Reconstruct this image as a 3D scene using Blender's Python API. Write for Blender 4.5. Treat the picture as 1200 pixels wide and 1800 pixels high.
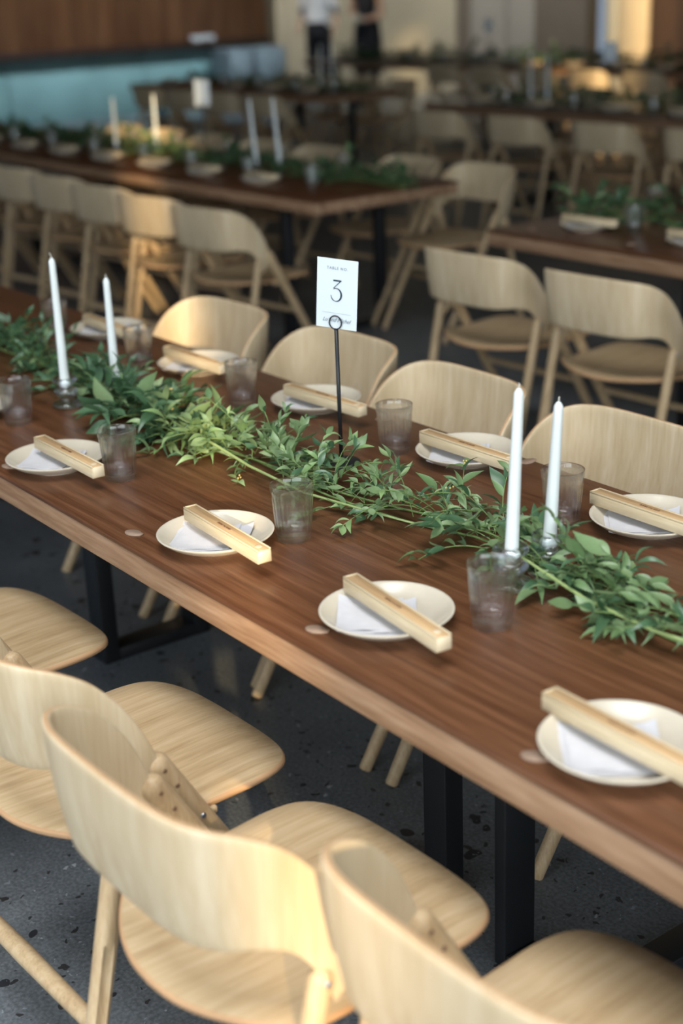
import bpy, bmesh, math, random
from mathutils import Vector, Matrix, Euler
random.seed(7)
sc = bpy.context.scene
for o in list(bpy.data.objects): bpy.data.objects.remove(o)
COL = sc.collection
PI = math.pi

# ------------------------------------------------------------------ camera
CAMZ = 1.6817
cd = bpy.data.cameras.new('camera'); cam = bpy.data.objects.new('camera', cd); COL.objects.link(cam)
pit, rol, yaw = .3575, -.0404, -.941
fw = Vector((math.sin(yaw)*math.cos(pit), math.cos(yaw)*math.cos(pit), -math.sin(pit)))
r0 = Vector((math.cos(yaw), -math.sin(yaw), 0)); u0 = r0.cross(fw)
rr = r0*math.cos(rol)+u0*math.sin(rol); uu = -r0*math.sin(rol)+u0*math.cos(rol)
M = Matrix((( rr.x, uu.x, -fw.x, 0), (rr.y, uu.y, -fw.y, 0), (rr.z, uu.z, -fw.z, CAMZ), (0, 0, 0, 1)))
cam.matrix_world = M
cd.sensor_fit = 'VERTICAL'; cd.sensor_height = 36; cd.sensor_width = 24
cd.lens = 2508.9/1800*36
cd.dof.use_dof = True; cd.dof.focus_distance = 2.62; cd.dof.aperture_fstop = 2.0
cd.clip_end = 200
sc.camera = cam
sc.view_settings.view_transform = 'Standard'; sc.view_settings.look = 'None'
sc.view_settings.gamma = 1; sc.view_settings.use_curve_mapping = False
sc.view_settings.exposure = 0.0
sc.cycles.max_bounces = 24; sc.cycles.diffuse_bounces = 3; sc.cycles.glossy_bounces = 4
sc.cycles.transmission_bounces = 18; sc.cycles.transparent_max_bounces = 48
sc.cycles.sample_clamp_indirect = 4; sc.cycles.blur_glossy = 0.0

# ------------------------------------------------------------------ world, sun, daylight, added fill lamps
w = bpy.data.worlds.new('world'); sc.world = w; w.use_nodes = True
bg = w.node_tree.nodes['Background']; bg.inputs[0].default_value = (.62, .78, 1, 1); bg.inputs[1].default_value = .38
SUN_D = Vector((-.887, .462, 0)); EL = math.radians(12.5)
sd = bpy.data.lights.new('sun', 'SUN'); sd.energy = 6.0; sd.color = (1, .75, .43); sd.angle = math.radians(.7)
so = bpy.data.objects.new('sun', sd); COL.objects.link(so); so.location = (8, -4, 4)
so.rotation_euler = Vector((SUN_D.x*math.cos(EL), SUN_D.y*math.cos(EL), -math.sin(EL))).to_track_quat('-Z', 'Y').to_euler()
def area(name, loc, direction, sx, sy, e, col, spread=PI):
    l = bpy.data.lights.new(name, 'AREA'); l.shape = 'RECTANGLE'; l.size = sx; l.size_y = sy; l.energy = e; l.color = col
    o = bpy.data.objects.new(name, l); COL.objects.link(o); o.location = loc
    o.rotation_euler = Vector(direction).to_track_quat('-Z', 'Y').to_euler(); l.spread = spread; return o
area('daylight_south', (.8, -3.2, 2.5), (0, 1, -.25), 6.0, 3.0, 222, (.85, .935, 1), 2.8)
area('daylight_east', (4.2, .2, 2.4), (-1, 0, -.25), 5.5, 3.0, 175, (.86, .95, 1), 2.5)
area('added_fill_front', (-.3, -.5, 6.7), (0, 0, -1), 4.4, 3.4, 200, (.96, .98, 1), 1.9)  # added overhead fill to brighten tabletops and seats; the roof has no opening
area('added_wash_west', (-13.2, 6.5, 6.6), (-1, 0, -1.18), 11.0, .6, 128, (.80, .95, 1), .75)  # added wash lamp aimed at the west wall, no opening above
area('added_wash_north', (-17.0, 9.3, 6.6), (.0, 1, -1.05), 12.0, .6, 190, (1, .95, .84), .75)  # added warm wash lamp aimed at the north wall, no opening above

# ------------------------------------------------------------------ materials
def new_mat(name):
    m = bpy.data.materials.new(name); m.use_nodes = True; nt = m.node_tree
    return m, nt, nt.nodes['Principled BSDF']
def N(nt, t, **k):
    n = nt.nodes.new(t)
    for a, b in k.items():
        if a in n.inputs: n.inputs[a].default_value = b
        else: setattr(n, a, b)
    return n
def ramp(nt, stops):
    r = nt.nodes.new('ShaderNodeValToRGB'); e = r.color_ramp.elements
    while len(e) < len(stops): e.new(.5)
    for el, (p, c) in zip(e, stops): el.position = p; el.color = (*c, 1)
    return r
def plain(name, col, rough=.5, metal=0, spec=.5, var=0.06, scale=8):
    m, nt, b = new_mat(name)
    tc = N(nt, 'ShaderNodeTexCoord'); no = N(nt, 'ShaderNodeTexNoise', Scale=scale, Detail=4)
    nt.links.new(tc.outputs['Object'], no.inputs['Vector'])
    r = ramp(nt, [(.3, [c*(1-var) for c in col]), (.7, [min(1, c*(1+var)) for c in col])])
    nt.links.new(no.outputs['Fac'], r.inputs[0]); nt.links.new(r.outputs[0], b.inputs['Base Color'])
    b.inputs['Roughness'].default_value = rough; b.inputs['Metallic'].default_value = metal
    b.inputs['Specular IOR Level'].default_value = spec
    return m
def wood(name, dark, mid, light, scale, rough=.45, bump=.15, fine=1.0, spec=.4, tint=0.0, coat=0):
    """grain runs along the axis whose scale is small"""
    m, nt, b = new_mat(name)
    tc = N(nt, 'ShaderNodeTexCoord'); mp = N(nt, 'ShaderNodeMapping'); mp.inputs['Scale'].default_value = scale
    nt.links.new(tc.outputs['Object'], mp.inputs['Vector'])
    n1 = N(nt, 'ShaderNodeTexNoise', Scale=1.0, Detail=6, Roughness=.62, Distortion=.25)
    nt.links.new(mp.outputs[0], n1.inputs['Vector'])
    mp2 = N(nt, 'ShaderNodeMapping'); mp2.inputs['Scale'].default_value = [s*5 for s in scale]
    nt.links.new(tc.outputs['Object'], mp2.inputs['Vector'])
    n2 = N(nt, 'ShaderNodeTexNoise', Scale=1.0, Detail=3, Roughness=.5)
    nt.links.new(mp2.outputs[0], n2.inputs['Vector'])
    mx = N(nt, 'ShaderNodeMix', data_type='FLOAT'); mx.inputs[0].default_value = .35*fine
    nt.links.new(n1.outputs['Fac'], mx.inputs[2]); nt.links.new(n2.outputs['Fac'], mx.inputs[3])
    r = ramp(nt, [(.33, dark), (.5, mid), (.66, light)])
    nt.links.new(mx.outputs[0], r.inputs[0])
    out = r.outputs[0]
    if tint:
        oi = N(nt, 'ShaderNodeObjectInfo'); hs = N(nt, 'ShaderNodeHueSaturation')
        mr = N(nt, 'ShaderNodeMapRange'); mr.inputs['To Min'].default_value = 1-tint; mr.inputs['To Max'].default_value = 1+tint
        nt.links.new(oi.outputs['Random'], mr.inputs['Value']); nt.links.new(mr.outputs[0], hs.inputs['Value'])
        nt.links.new(out, hs.inputs['Color']); out = hs.outputs[0]
    nt.links.new(out, b.inputs['Base Color'])
    bp = N(nt, 'ShaderNodeBump', Strength=bump, Distance=.002); nt.links.new(mx.outputs[0], bp.inputs['Height'])
    nt.links.new(bp.outputs[0], b.inputs['Normal'])
    b.inputs['Roughness'].default_value = rough; b.inputs['Specular IOR Level'].default_value = spec
    b.inputs['Coat Weight'].default_value = coat; b.inputs['Coat Roughness'].default_value = .25
    return m
OAKD, OAKM, OAKL = (.50, .37, .215), (.59, .46, .29), (.67, .55, .38)
m_seat = wood('oak_seat', (.41, .275, .145), (.54, .385, .215), (.63, .475, .295), (45, 2.2, 45), rough=.42, bump=.2, tint=.06)
m_back = wood('oak_back', OAKD, OAKM, OAKL, (38, 38, 2.0), rough=.45, bump=.15, tint=.05)
m_ply = plain('oak_edge', (.56, .33, .17), .55)
m_leg = wood('oak_leg', (.42, .28, .15), (.54, .385, .22), (.62, .47, .29), (60, 60, 3.0), rough=.42, bump=.2, tint=.06)
m_top = wood('walnut_stain_top', (.064, .023, .0095), (.115, .046, .0195), (.175, .077, .037), (2.2, 62, 62), rough=.33, bump=.10, fine=.9, spec=.5)
m_apron = wood('table_edge_wood', (.20, .105, .055), (.34, .20, .115), (.46, .30, .19), (2.0, 26, 26), rough=.5, bump=.35, fine=1.1)
m_black = plain('black_powder_coat', (.012, .013, .015), .42, 0, .5)
m_steel = plain('zinc_screw', (.5, .52, .55), .3, 1)
m_plug = plain('walnut_plug', (.16, .085, .045), .5)
m_box = wood('bamboo_box', (.54, .41, .24), (.62, .50, .32), (.70, .59, .41), (3, 50, 50), rough=.5, bump=.1)
m_lid = wood('bamboo_lid', (.42, .24, .11), (.56, .36, .18), (.66, .47, .27), (3, 70, 70), rough=.5, bump=.1)
m_boxend = plain('bamboo_end', (.74, .60, .40), .55)
m_burn = plain('burned_mark', (.11, .035, .012), .7)
m_plate = plain('cream_glaze', (.62, .55, .435), .22, 0, .5, .03, 30)
m_napkin = plain('white_linen', (.60, .59, .605), .85, 0, .2, .04, 60)
m_tag = plain('pale_wood_tag', (.30, .205, .145), .6, 0, .3, .12, 90)
m_wax = plain('white_wax', (.76, .80, .78), .38, 0, .5, .01)
m_wax.node_tree.nodes['Principled BSDF'].inputs['Subsurface Weight'].default_value = .25
m_wax.node_tree.nodes['Principled BSDF'].inputs['Subsurface Radius'].default_value = (.01, .01, .008)
m_wick = plain('wick_cotton', (.6, .58, .5), .9)
m_card = plain('white_card', (.70, .76, .79), .6, 0, .3, .01)
m_ink = plain('dark_teal_ink', (.012, .035, .055), .6)
m_inkl = plain('grey_ink', (.16, .20, .24), .6)
def glass(name, ior, clear, gloss):
    """clear glass: part straight see-through, part refracting, with a Fresnel gloss on top"""
    m, nt, b = new_mat(name); out = nt.nodes['Material Output']; nt.nodes.remove(b)
    tr = N(nt, 'ShaderNodeBsdfTransparent'); tr.inputs[0].default_value = (.985, .992, 1, 1)
    g = N(nt, 'ShaderNodeBsdfGlass', IOR=ior, Roughness=.01); g.inputs['Color'].default_value = (.98, .99, 1, 1)
    ms = N(nt, 'ShaderNodeMixShader'); ms.inputs[0].default_value = 1-clear
    nt.links.new(tr.outputs[0], ms.inputs[1]); nt.links.new(g.outputs[0], ms.inputs[2])
    gl = N(nt, 'ShaderNodeBsdfGlossy', Roughness=.015); gl.inputs['Color'].default_value = (1, 1, 1, 1)
    fr = N(nt, 'ShaderNodeFresnel', IOR=gloss); m2 = N(nt, 'ShaderNodeMixShader')
    ge = N(nt, 'ShaderNodeNewGeometry'); su = N(nt, 'ShaderNodeMath', operation='SUBTRACT'); su.inputs[0].default_value = 1; nt.links.new(ge.outputs['Backfacing'], su.inputs[1])
    mu = N(nt, 'ShaderNodeMath', operation='MULTIPLY'); nt.links.new(fr.outputs[0], mu.inputs[0]); nt.links.new(su.outputs[0], mu.inputs[1])
    nt.links.new(mu.outputs[0], m2.inputs[0]); nt.links.new(ms.outputs[0], m2.inputs[1]); nt.links.new(gl.outputs[0], m2.inputs[2])
    nt.links.new(m2.outputs[0], out.inputs[0]); return m
m_glass = glass('clear_glass', 1.4, .62, 1.55)
m_crystal = glass('thick_clear_glass', 1.45, .25, 1.7)
def leafmat(name, c1, c2, rough=.38):
    m, nt, b = new_mat(name)
    tc = N(nt, 'ShaderNodeTexCoord'); no = N(nt, 'ShaderNodeTexNoise', Scale=35, Detail=3)
    geo = N(nt, 'ShaderNodeNewGeometry')
    nt.links.new(geo.outputs['Random Per Island'], no.inputs['Distortion']) if False else None
    nt.links.new(tc.outputs['Object'], no.inputs['Vector'])
    oi = N(nt, 'ShaderNodeObjectInfo')
    ad = N(nt, 'ShaderNodeMath', operation='ADD'); nt.links.new(geo.outputs['Random Per Island'], ad.inputs[0]); nt.links.new(oi.outputs['Random'], ad.inputs[1])
    fr = N(nt, 'ShaderNodeMath', operation='FRACT'); nt.links.new(ad.outputs[0], fr.inputs[0])
    r = ramp(nt, [(0, c1), (1, c2)]); nt.links.new(fr.outputs[0], r.inputs[0])
    mx = N(nt, 'ShaderNodeMix', data_type='RGBA', blend_type='MULTIPLY'); mx.inputs[0].default_value = .35
    nt.links.new(r.outputs[0], mx.inputs[6]); nt.links.new(no.outputs['Fac'], mx.inputs[7])
    nt.links.new(mx.outputs[2], b.inputs['Base Color'])
    b.inputs['Roughness'].default_value = rough; b.inputs['Specular IOR Level'].default_value = .55
    tr = N(nt, 'ShaderNodeBsdfTranslucent'); nt.links.new(mx.outputs[2], tr.inputs['Color'])
    ms = N(nt, 'ShaderNodeMixShader'); ms.inputs[0].default_value = .18
    out = nt.nodes['Material Output']
    nt.links.new(b.outputs[0], ms.inputs[1]); nt.links.new(tr.outputs[0], ms.inputs[2]); nt.links.new(ms.outputs[0], out.inputs[0])
    return m
m_leafd = leafmat('leaf_dark', (.06, .135, .06), (.115, .22, .11), .33)
m_leafm = leafmat('leaf_mid', (.17, .28, .11), (.29, .41, .20))
m_leafl = leafmat('leaf_light', (.26, .42, .15), (.42, .56, .27))
m_stem = plain('green_stem', (.17, .26, .08), .5)
m_steml = plain('pale_green_stem', (.30, .38, .14), .45)
m_bud = plain('yellow_bud', (.62, .48, .16), .6)

# ------------------------------------------------------------------ helpers
def link(o, parent=None):
    COL.objects.link(o)
    if parent is not None: o.parent = parent
    return o
def me(name, verts, faces, mats, smooth=True, fm=None):
    m = bpy.data.meshes.new(name); m.from_pydata([tuple(v) for v in verts], [], faces); m.validate()
    for x in (mats if isinstance(mats, (list, tuple)) else [mats]): m.materials.append(x)
    if smooth: m.shade_smooth()
    if fm and len(fm) == len(m.polygons):
        for p, i in zip(m.polygons, fm): p.material_index = i
    m.update(); return m
def ob(name, mesh, parent=None, loc=None, rot=None, scale=None, **props):
    o = bpy.data.objects.new(name, mesh)
    if loc is not None: o.location = loc
    if rot is not None: o.rotation_euler = rot
    if scale is not None: o.scale = scale
    for k, v in props.items(): o[k] = v
    return link(o, parent)
def thing(name, label, cat, loc=(0, 0, 0), rz=0, group=None, rot=None):
    o = bpy.data.objects.new(name, None); o.empty_display_size = .05; COL.objects.link(o)
    o.location = loc; o.rotation_euler = rot if rot else (0, 0, rz); o['label'] = label; o['category'] = cat
    if group: o['group'] = group
    return o
def dup(root, loc, rz, label, group=None, rot=None):
    r = root.copy(); COL.objects.link(r); r.location = loc; r.rotation_euler = rot if rot else (0, 0, rz)
    r['label'] = label
    if group: r['group'] = group
    for ch in list(root.children):
        c = ch.copy(); COL.objects.link(c); c.parent = r
        for g in list(ch.children):
            d = g.copy(); COL.objects.link(d); d.parent = c
    return r
class MB:
    def __init__(s): s.v = []; s.f = []; s.m = []
    def add(s, v, f, mi=0):
        n = len(s.v); s.v += [tuple(x) for x in v]; s.f += [tuple(i+n for i in q) for q in f]; s.m += [mi]*len(f)
    def box(s, a, b, mi=0, M=None):
        x0, y0, z0 = a; x1, y1, z1 = b
        v = [Vector(p) for p in ((x0,y0,z0),(x1,y0,z0),(x1,y1,z0),(x0,y1,z0),(x0,y0,z1),(x1,y0,z1),(x1,y1,z1),(x0,y1,z1))]
        if M: v = [M @ p for p in v]
        s.add(v, [(3,2,1,0),(4,5,6,7),(0,1,5,4),(1,2,6,5),(2,3,7,6),(3,0,4,7)], mi)
    def tube(s, pts, rad, n=8, mi=0, cap=True):
        pts = [Vector(p) for p in pts]; rings = []
        if not hasattr(rad, '__len__'): rad = [rad]*len(pts)
        up = Vector((0.13, .21, 1)).normalized()
        for i, p in enumerate(pts):
            t = (pts[min(i+1, len(pts)-1)]-pts[max(i-1, 0)]).normalized()
            a = t.cross(up)
            if a.length < 1e-3: a = t.cross(Vector((1, 0, 0)))
            a.normalize(); b = t.cross(a)
            rings.append([p+(a*math.cos(2*PI*k/n)+b*math.sin(2*PI*k/n))*rad[i] for k in range(n)])
        v = [q for r_ in rings for q in r_]; f = []
        for i in range(len(rings)-1):
            for k in range(n):
                f.append((i*n+k, (i+1)*n+k, (i+1)*n+(k+1) % n, i*n+(k+1) % n))
        if cap:
            f.append(tuple(range(n))); f.append(tuple((len(rings)-1)*n+k for k in reversed(range(n))))
        s.add(v, f, mi)
    def lathe(s, prof, n=32, flute=None, mi=0, c=(0, 0, 0)):
        v = []; f = []
        for (r, z) in prof:
            for k in range(n):
                a = 2*PI*k/n; rad = r*(1+(flute(a, z) if flute else 0))
                v.append((c[0]+rad*math.cos(a), c[1]+rad*math.sin(a), c[2]+z))
        for i in range(len(prof)-1):
            for k in range(n):
                f.append((i*n+k, i*n+(k+1) % n, (i+1)*n+(k+1) % n, (i+1)*n+k))
        if prof[0][0] > 1e-6: f.append(tuple(reversed(range(n))))
        if prof[-1][0] > 1e-6: f.append(tuple((len(prof)-1)*n+k for k in range(n)))
        s.add(v, f, mi)
    def mesh(s, name, mats, smooth=True): 
        m = me(name, s.v, s.f, mats, smooth)
        if len(m.polygons) == len(s.m):
            for p, i in zip(m.polygons, s.m): p.material_index = i
        return m
def autosmooth(m, ang=40):
    m.shade_smooth()
    bm = bmesh.new(); bm.from_mesh(m); bmesh.ops.recalc_face_normals(bm, faces=bm.faces)
    for e in bm.edges: e.smooth = not (len(e.link_faces) == 2 and e.calc_face_angle(0) > math.radians(ang))
    bm.to_mesh(m); bm.free(); m.update(); return m
def bevelled(m, w=.003, seg=2, ang=30):
    bm = bmesh.new(); bm.from_mesh(m)
    ed = [e for e in bm.edges if len(e.link_faces) == 2 and e.calc_face_angle(0) > math.radians(ang)]
    bmesh.ops.bevel(bm, geom=ed, offset=w, segments=seg, affect='EDGES', profile=.5, clamp_overlap=True)
    bm.to_mesh(m); bm.free(); return autosmooth(m, 50)
def boxmesh(name, a, b, mat, w=.003, seg=2):
    k = MB(); k.box(a, b); m = k.mesh(name, mat, False)
    return bevelled(m, w, seg) if w else m
def catmull(P, n):
    P = [Vector(p) for p in P]; out = []
    Q = [2*P[0]-P[1]]+P+[2*P[-1]-P[-2]]
    segs = len(P)-1
    for i in range(n+1):
        t = i/n*segs; k = min(int(t), segs-1); t -= k
        a, b, c, d = Q[k:k+4]
        out.append(.5*((2*b)+(c-a)*t+(2*a-5*b+4*c-d)*t*t+(3*b-a-3*c+d)*t**3))
    return out
def structure(name, mesh, parent=None, **k):
    return ob(name, mesh, parent, kind='structure', **k)

# ------------------------------------------------------------------ the room
def floor_mat():
    m, nt, b = new_mat('polished_aggregate_concrete')
    tc = N(nt, 'ShaderNodeTexCoord')
    n = N(nt, 'ShaderNodeTexNoise', Scale=2.2, Detail=6, Roughness=.65); nt.links.new(tc.outputs['Object'], n.inputs['Vector'])
    r = ramp(nt, [(.3, (.10, .112, .122)), (.55, (.140, .155, .167)), (.75, (.19, .205, .216))]); nt.links.new(n.outputs['Fac'], r.inputs[0])
    nf = N(nt, 'ShaderNodeTexNoise', Scale=130, Detail=3); nt.links.new(tc.outputs['Object'], nf.inputs['Vector'])
    rf = ramp(nt, [(.35, (.75, .75, .75)), (.65, (1.3, 1.3, 1.3))]); nt.links.new(nf.outputs['Fac'], rf.inputs[0])
    mx = N(nt, 'ShaderNodeMix', data_type='RGBA', blend_type='MULTIPLY'); mx.inputs[0].default_value = 1
    nt.links.new(r.outputs[0], mx.inputs[6]); nt.links.new(rf.outputs[0], mx.inputs[7])
    last = mx.outputs[2]
    for (sc_, thr, col, keep) in ((20, .19, (.026, .028, .034), .68), (44, .18, (.035, .035, .037), .58), (34, .11, (.34, .36, .38), .82), (70, .14, (.24, .27, .29), .70)):
        ds = N(nt, 'ShaderNodeTexNoise', Scale=sc_*.9, Detail=1); nt.links.new(tc.outputs['Object'], ds.inputs['Vector'])
        mm = N(nt, 'ShaderNodeMix', data_type='RGBA', blend_type='LINEAR_LIGHT'); mm.inputs[0].default_value = .018
        nt.links.new(tc.outputs['Object'], mm.inputs[6]); nt.links.new(ds.outputs['Color'], mm.inputs[7])
        vo = N(nt, 'ShaderNodeTexVoronoi', Scale=sc_); nt.links.new(mm.outputs[2], vo.inputs['Vector'])
        sep = N(nt, 'ShaderNodeSeparateColor'); nt.links.new(vo.outputs['Color'], sep.inputs[0])
        # size varies per cell, only some of the cells hold a chip
        s1 = N(nt, 'ShaderNodeMath', operation='GREATER_THAN'); s1.inputs[1].default_value = keep; nt.links.new(sep.outputs[0], s1.inputs[0])
        ml = N(nt, 'ShaderNodeMath', operation='MULTIPLY'); nt.links.new(sep.outputs[1], ml.inputs[0]); ml.inputs[1].default_value = thr*2.0
        s2 = N(nt, 'ShaderNodeMath', operation='LESS_THAN'); nt.links.new(vo.outputs['Distance'], s2.inputs[0]); nt.links.new(ml.outputs[0], s2.inputs[1])
        a = N(nt, 'ShaderNodeMath', operation='MULTIPLY'); nt.links.new(s1.outputs[0], a.inputs[0]); nt.links.new(s2.outputs[0], a.inputs[1])
        x = N(nt, 'ShaderNodeMix', data_type='RGBA'); nt.links.new(a.outputs[0], x.inputs[0]); nt.links.new(last, x.inputs[6]); x.inputs[7].default_value = (*col, 1)
        last = x.outputs[2]
    nt.links.new(last, b.inputs['Base Color']); b.inputs['Roughness'].default_value = .42
    return m
m_floor = floor_mat()
fl = MB(); fl.box((-25, -5, -.1), (6, 17, 0)); structure('floor', fl.mesh('floor', m_floor, False))
m_ceil = plain('dark_ceiling', (.10, .085, .07), .8)
cl = MB(); cl.box((-25, -3.4, 6.8), (4.6, 17, 7.0)); structure('ceiling', cl.mesh('ceiling', m_ceil, False))
m_conc = plain('sky_tinted_concrete', (.20, .335, .345), .6, 0, .3, .16, 1.6)  # blue-green of sky daylight put into the concrete's base colour
m_concj = plain('concrete_joint', (.12, .19, .20), .8)
m_panel = wood('brown_wall_panel', (.11, .042, .018), (.175, .072, .032), (.24, .11, .05), (6, 6, .6), rough=.45, bump=.1, tint=.16)
m_ledge = plain('shade_dark_ledge', (.030, .013, .008), .5)  # ledge trim, near-black: shade under the overhanging boards put into its colour
m_beige = plain('beige_plaster', (.37, .34, .265), .8, 0, .2, .05, .8)
m_greyw = plain('grey_plaster', (.23, .22, .205), .8, 0, .2, .05, .8)
m_dgrey = plain('dark_taupe_plaster', (.105, .090, .075), .8)
m_oranw = plain('pale_maple_wall', (.56, .43, .26), .6)
m_brownw = plain('dark_brown_wall', (.085, .045, .025), .6)
# west wall: concrete dado, ledge, upright boards
XW = -18.3
k = MB(); k.box((XW-.3, 0, 0), (XW-.04, 12.3, 6.8)); ww = structure('wall_west', k.mesh('wall_west', m_ledge, False))
seg = 12.3/6
for i in range(6):
    y0, y1 = i*seg, (i+1)*seg
    structure('concrete_panel', boxmesh('concrete_panel', (XW-.05, y0+.008, 0), (XW, y1-.008, .83), m_conc, .004, 1), ww)
structure('ledge', boxmesh('ledge', (XW-.02, 0, .83), (XW+.16, 12.3, .93), m_ledge, .006, 1), ww)
nb = 35; bw = 12.3/nb
for i in range(nb):
    dx = random.uniform(0, .012)
    structure('board', boxmesh('board', (XW-.03, i*bw+.006, .93), (XW+.10+dx, (i+1)*bw-.006, 6.8), m_panel, .004, 1), ww)
# north wall in bays
YN = 14.5
def bay(n, x0, x1, mat, y=YN, z1=6.8):
    return structure(n, boxmesh(n, (x0, y, 0), (x1, y+.25, z1), mat, .005, 1))
nw = bay('wall_north', -25, -16.42, m_beige)
def sub(nm, x0, x1, mat, y, z0=0, z1=6.8):
    o = structure(nm, boxmesh(nm, (x0, y, z0), (x1, y+.2, z1), mat, .004, 1), nw); return o
for a, b in ((-22.4, -20.9), (-20.88, -18.7), (-18.68, -16.55)):
    sub('panel', a, b, m_beige, YN-.03)
sub('panel_joint', -16.55, -16.2, m_dgrey, YN-.02)
sub('panel', -16.2, -15.45, m_greyw, YN-.06); sub('panel', -15.44, -14.62, m_greyw, YN-.05)
sub('pillar', -14.6, -13.62, m_dgrey, YN-.35)
sub('panel', -13.6, -13.38, m_beige, YN-.05)
sub('panel', -13.36, -12.86, m_oranw, YN-.06)
for i in range(16):
    a = -12.84+i*.5
    sub('board', a, a+.485, m_brownw, YN-.05-.02*(i % 2))
sub('filler', -4.84, 4.4, m_brownw, YN)
# west end of the recess beyond the panelled wall
structure('wall_recess', boxmesh('wall_recess', (-25, 12.3, 0), (-24.7, 17, 6.8), m_beige, 0))
structure('wall_return', boxmesh('wall_return', (XW-.3, 12.3, 0), (XW+.02, 12.5, 6.8), plain('tan_jamb', (.20, .155, .10), .7), .01, 1))
# south and east glazed walls, behind and beside the camera
def glazed(nm, along, fixed, lo, hi, posts):
    k = MB()
    def bx(a, b, z0, z1, t=.12):
        if along == 'x': k.box((a, fixed-t, z0), (b, fixed+t, z1))
        else: k.box((fixed-t, a, z0), (fixed+t, b, z1))
    bx(lo, hi, 0, .12); bx(lo, hi, 6.5, 6.8)
    for p in posts: bx(p-.06, p+.06, .12, 6.5, .08)
    structure(nm, k.mesh(nm, m_dgrey, False))
glazed('window_1', 'x', -3.4, -12, 4.6, [-12, -9.5, -7, -4.5, -2, .5, 4.5])
glazed('window_2', 'y', 4.6, -3.4, 15, [-3.3, 6.3, 9.2, 12, 14.9])
structure('wall_south', boxmesh('wall_south', (-25, -3.5, 0), (-12.1, -3.25, 6.8), m_brownw, 0))
# unseen blockers added outdoors: their gaps cut the low sun into narrow beams
s_ = 9.0; nrm = Vector((.462, .887, 0)); Ce = -SUN_D*s_
gaps = [(-.0, 0.10, 0.33), (1, 4.50, 4.80), (2, 6.50, 7.02)]
edges = [-14, .105, .50, 4.50, 4.80, 6.50, 7.02, 22]
mo = plain('grey_sun_blocker', (.25, .25, .25), .9)
c = Ce+nrm*.160
for (za, zb) in ((0, 4.62), (5.3, 13)):
    c2 = Ce+nrm*.3585; structure('sun_blocker_pier', boxmesh('sun_blocker_pier', (-.1, -.1405, za), (.1, .1405, zb), mo, 0), loc=(c2.x, c2.y, 0), rot=(0, 0, math.atan2(.887, .462)-PI/2))  # added blocker, leaves a high slot that lights only the second row
structure('sun_blocker_lintel', boxmesh('sun_blocker_lintel', (-.1, -.055, 5.35), (.1, .055, 13), mo, 0), loc=(c.x, c.y, 0), rot=(0, 0, math.atan2(.887, .462)-PI/2))  # added cap over the main gap, ends the beam before the third row
for i in range(0, 8, 2):
    a, b = edges[i], edges[i+1]
    c = Ce+nrm*((a+b)/2)
    structure('sun_blocker_wall', boxmesh('sun_blocker_wall', (-.1, -(b-a)/2, 0), (.1, (b-a)/2, 13), mo, 0), loc=(c.x, c.y, 0), rot=(0, 0, math.atan2(.887, .462)-PI/2))
k = MB(); k.box((6.01, -20, -.14), (40, 20, -.04)); structure('ground', k.mesh('ground', plain('outdoor_ground', (.2, .19, .17), .9), False))

# ------------------------------------------------------------------ chair
def seat_mesh():
    half = [(0, .232), (.07, .231), (.135, .223), (.184, .201), (.212, .165), (.222, .115), (.221, .05), (.219, -.02), (.219, -.09), (.219, -.132), (.212, -.150), (.185, -.174), (.145, -.202), (.10, -.225), (.05, -.239), (0, -.243)]
    h = catmull([(x, y, 0) for x, y in half], 44)
    out = [(p.x, p.y) for p in h]+[(-p.x, p.y) for p in reversed(h[1:-1])]
    n = len(out); v = []; f = []; fm = []
    def z(x, y): return .452+.018*(x/.21)**2*max(0, min(1, (.25-y)/.4))*.6-.010*math.exp(-((y+.05)/.13)**2)+(-.012*max(0, (y-.15)/.08)**2)
    rings = [(1, -.0065, .004), (1, -.003, 0), (1, .003, 0), (1, .0065, .004), (.8, .0065, 0), (.5, .0065, 0), (.2, .0065, 0), (0, .0065, 0)]
    cx, cy = 0, -.01
    def ring(s, dz, ins):
        r = []
        for (x, y) in out:
            dx, dy = x-cx, y-cy; L = math.hypot(dx, dy); q = s*(L-ins)/L
            X, Y = cx+dx*q, cy+dy*q; r.append((X, Y, z(X, Y)+dz))
        return r
    bott = [(0, -.0065, 0), (.5, -.0065, 0)]
    allr = [ring(.0001, -.0065, 0), ring(.5, -.0065, 0)]+[ring(s if s else .0001, dz, i) for s, dz, i in rings]
    for r in allr: v += r
    for i in range(len(allr)-1):
        for j in range(n):
            f.append((i*n+j, i*n+(j+1) % n, (i+1)*n+(j+1) % n, (i+1)*n+j)); fm.append(1 if i in (2, 3, 4) else 0)
    m = me('seat', v, f, [m_seat, m_ply], True, fm)
    bm = bmesh.new(); bm.from_mesh(m); bmesh.ops.recalc_face_normals(bm, faces=bm.faces); bm.to_mesh(m); bm.free(); m.shade_smooth()
    return autosmooth(m, 50)
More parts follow.
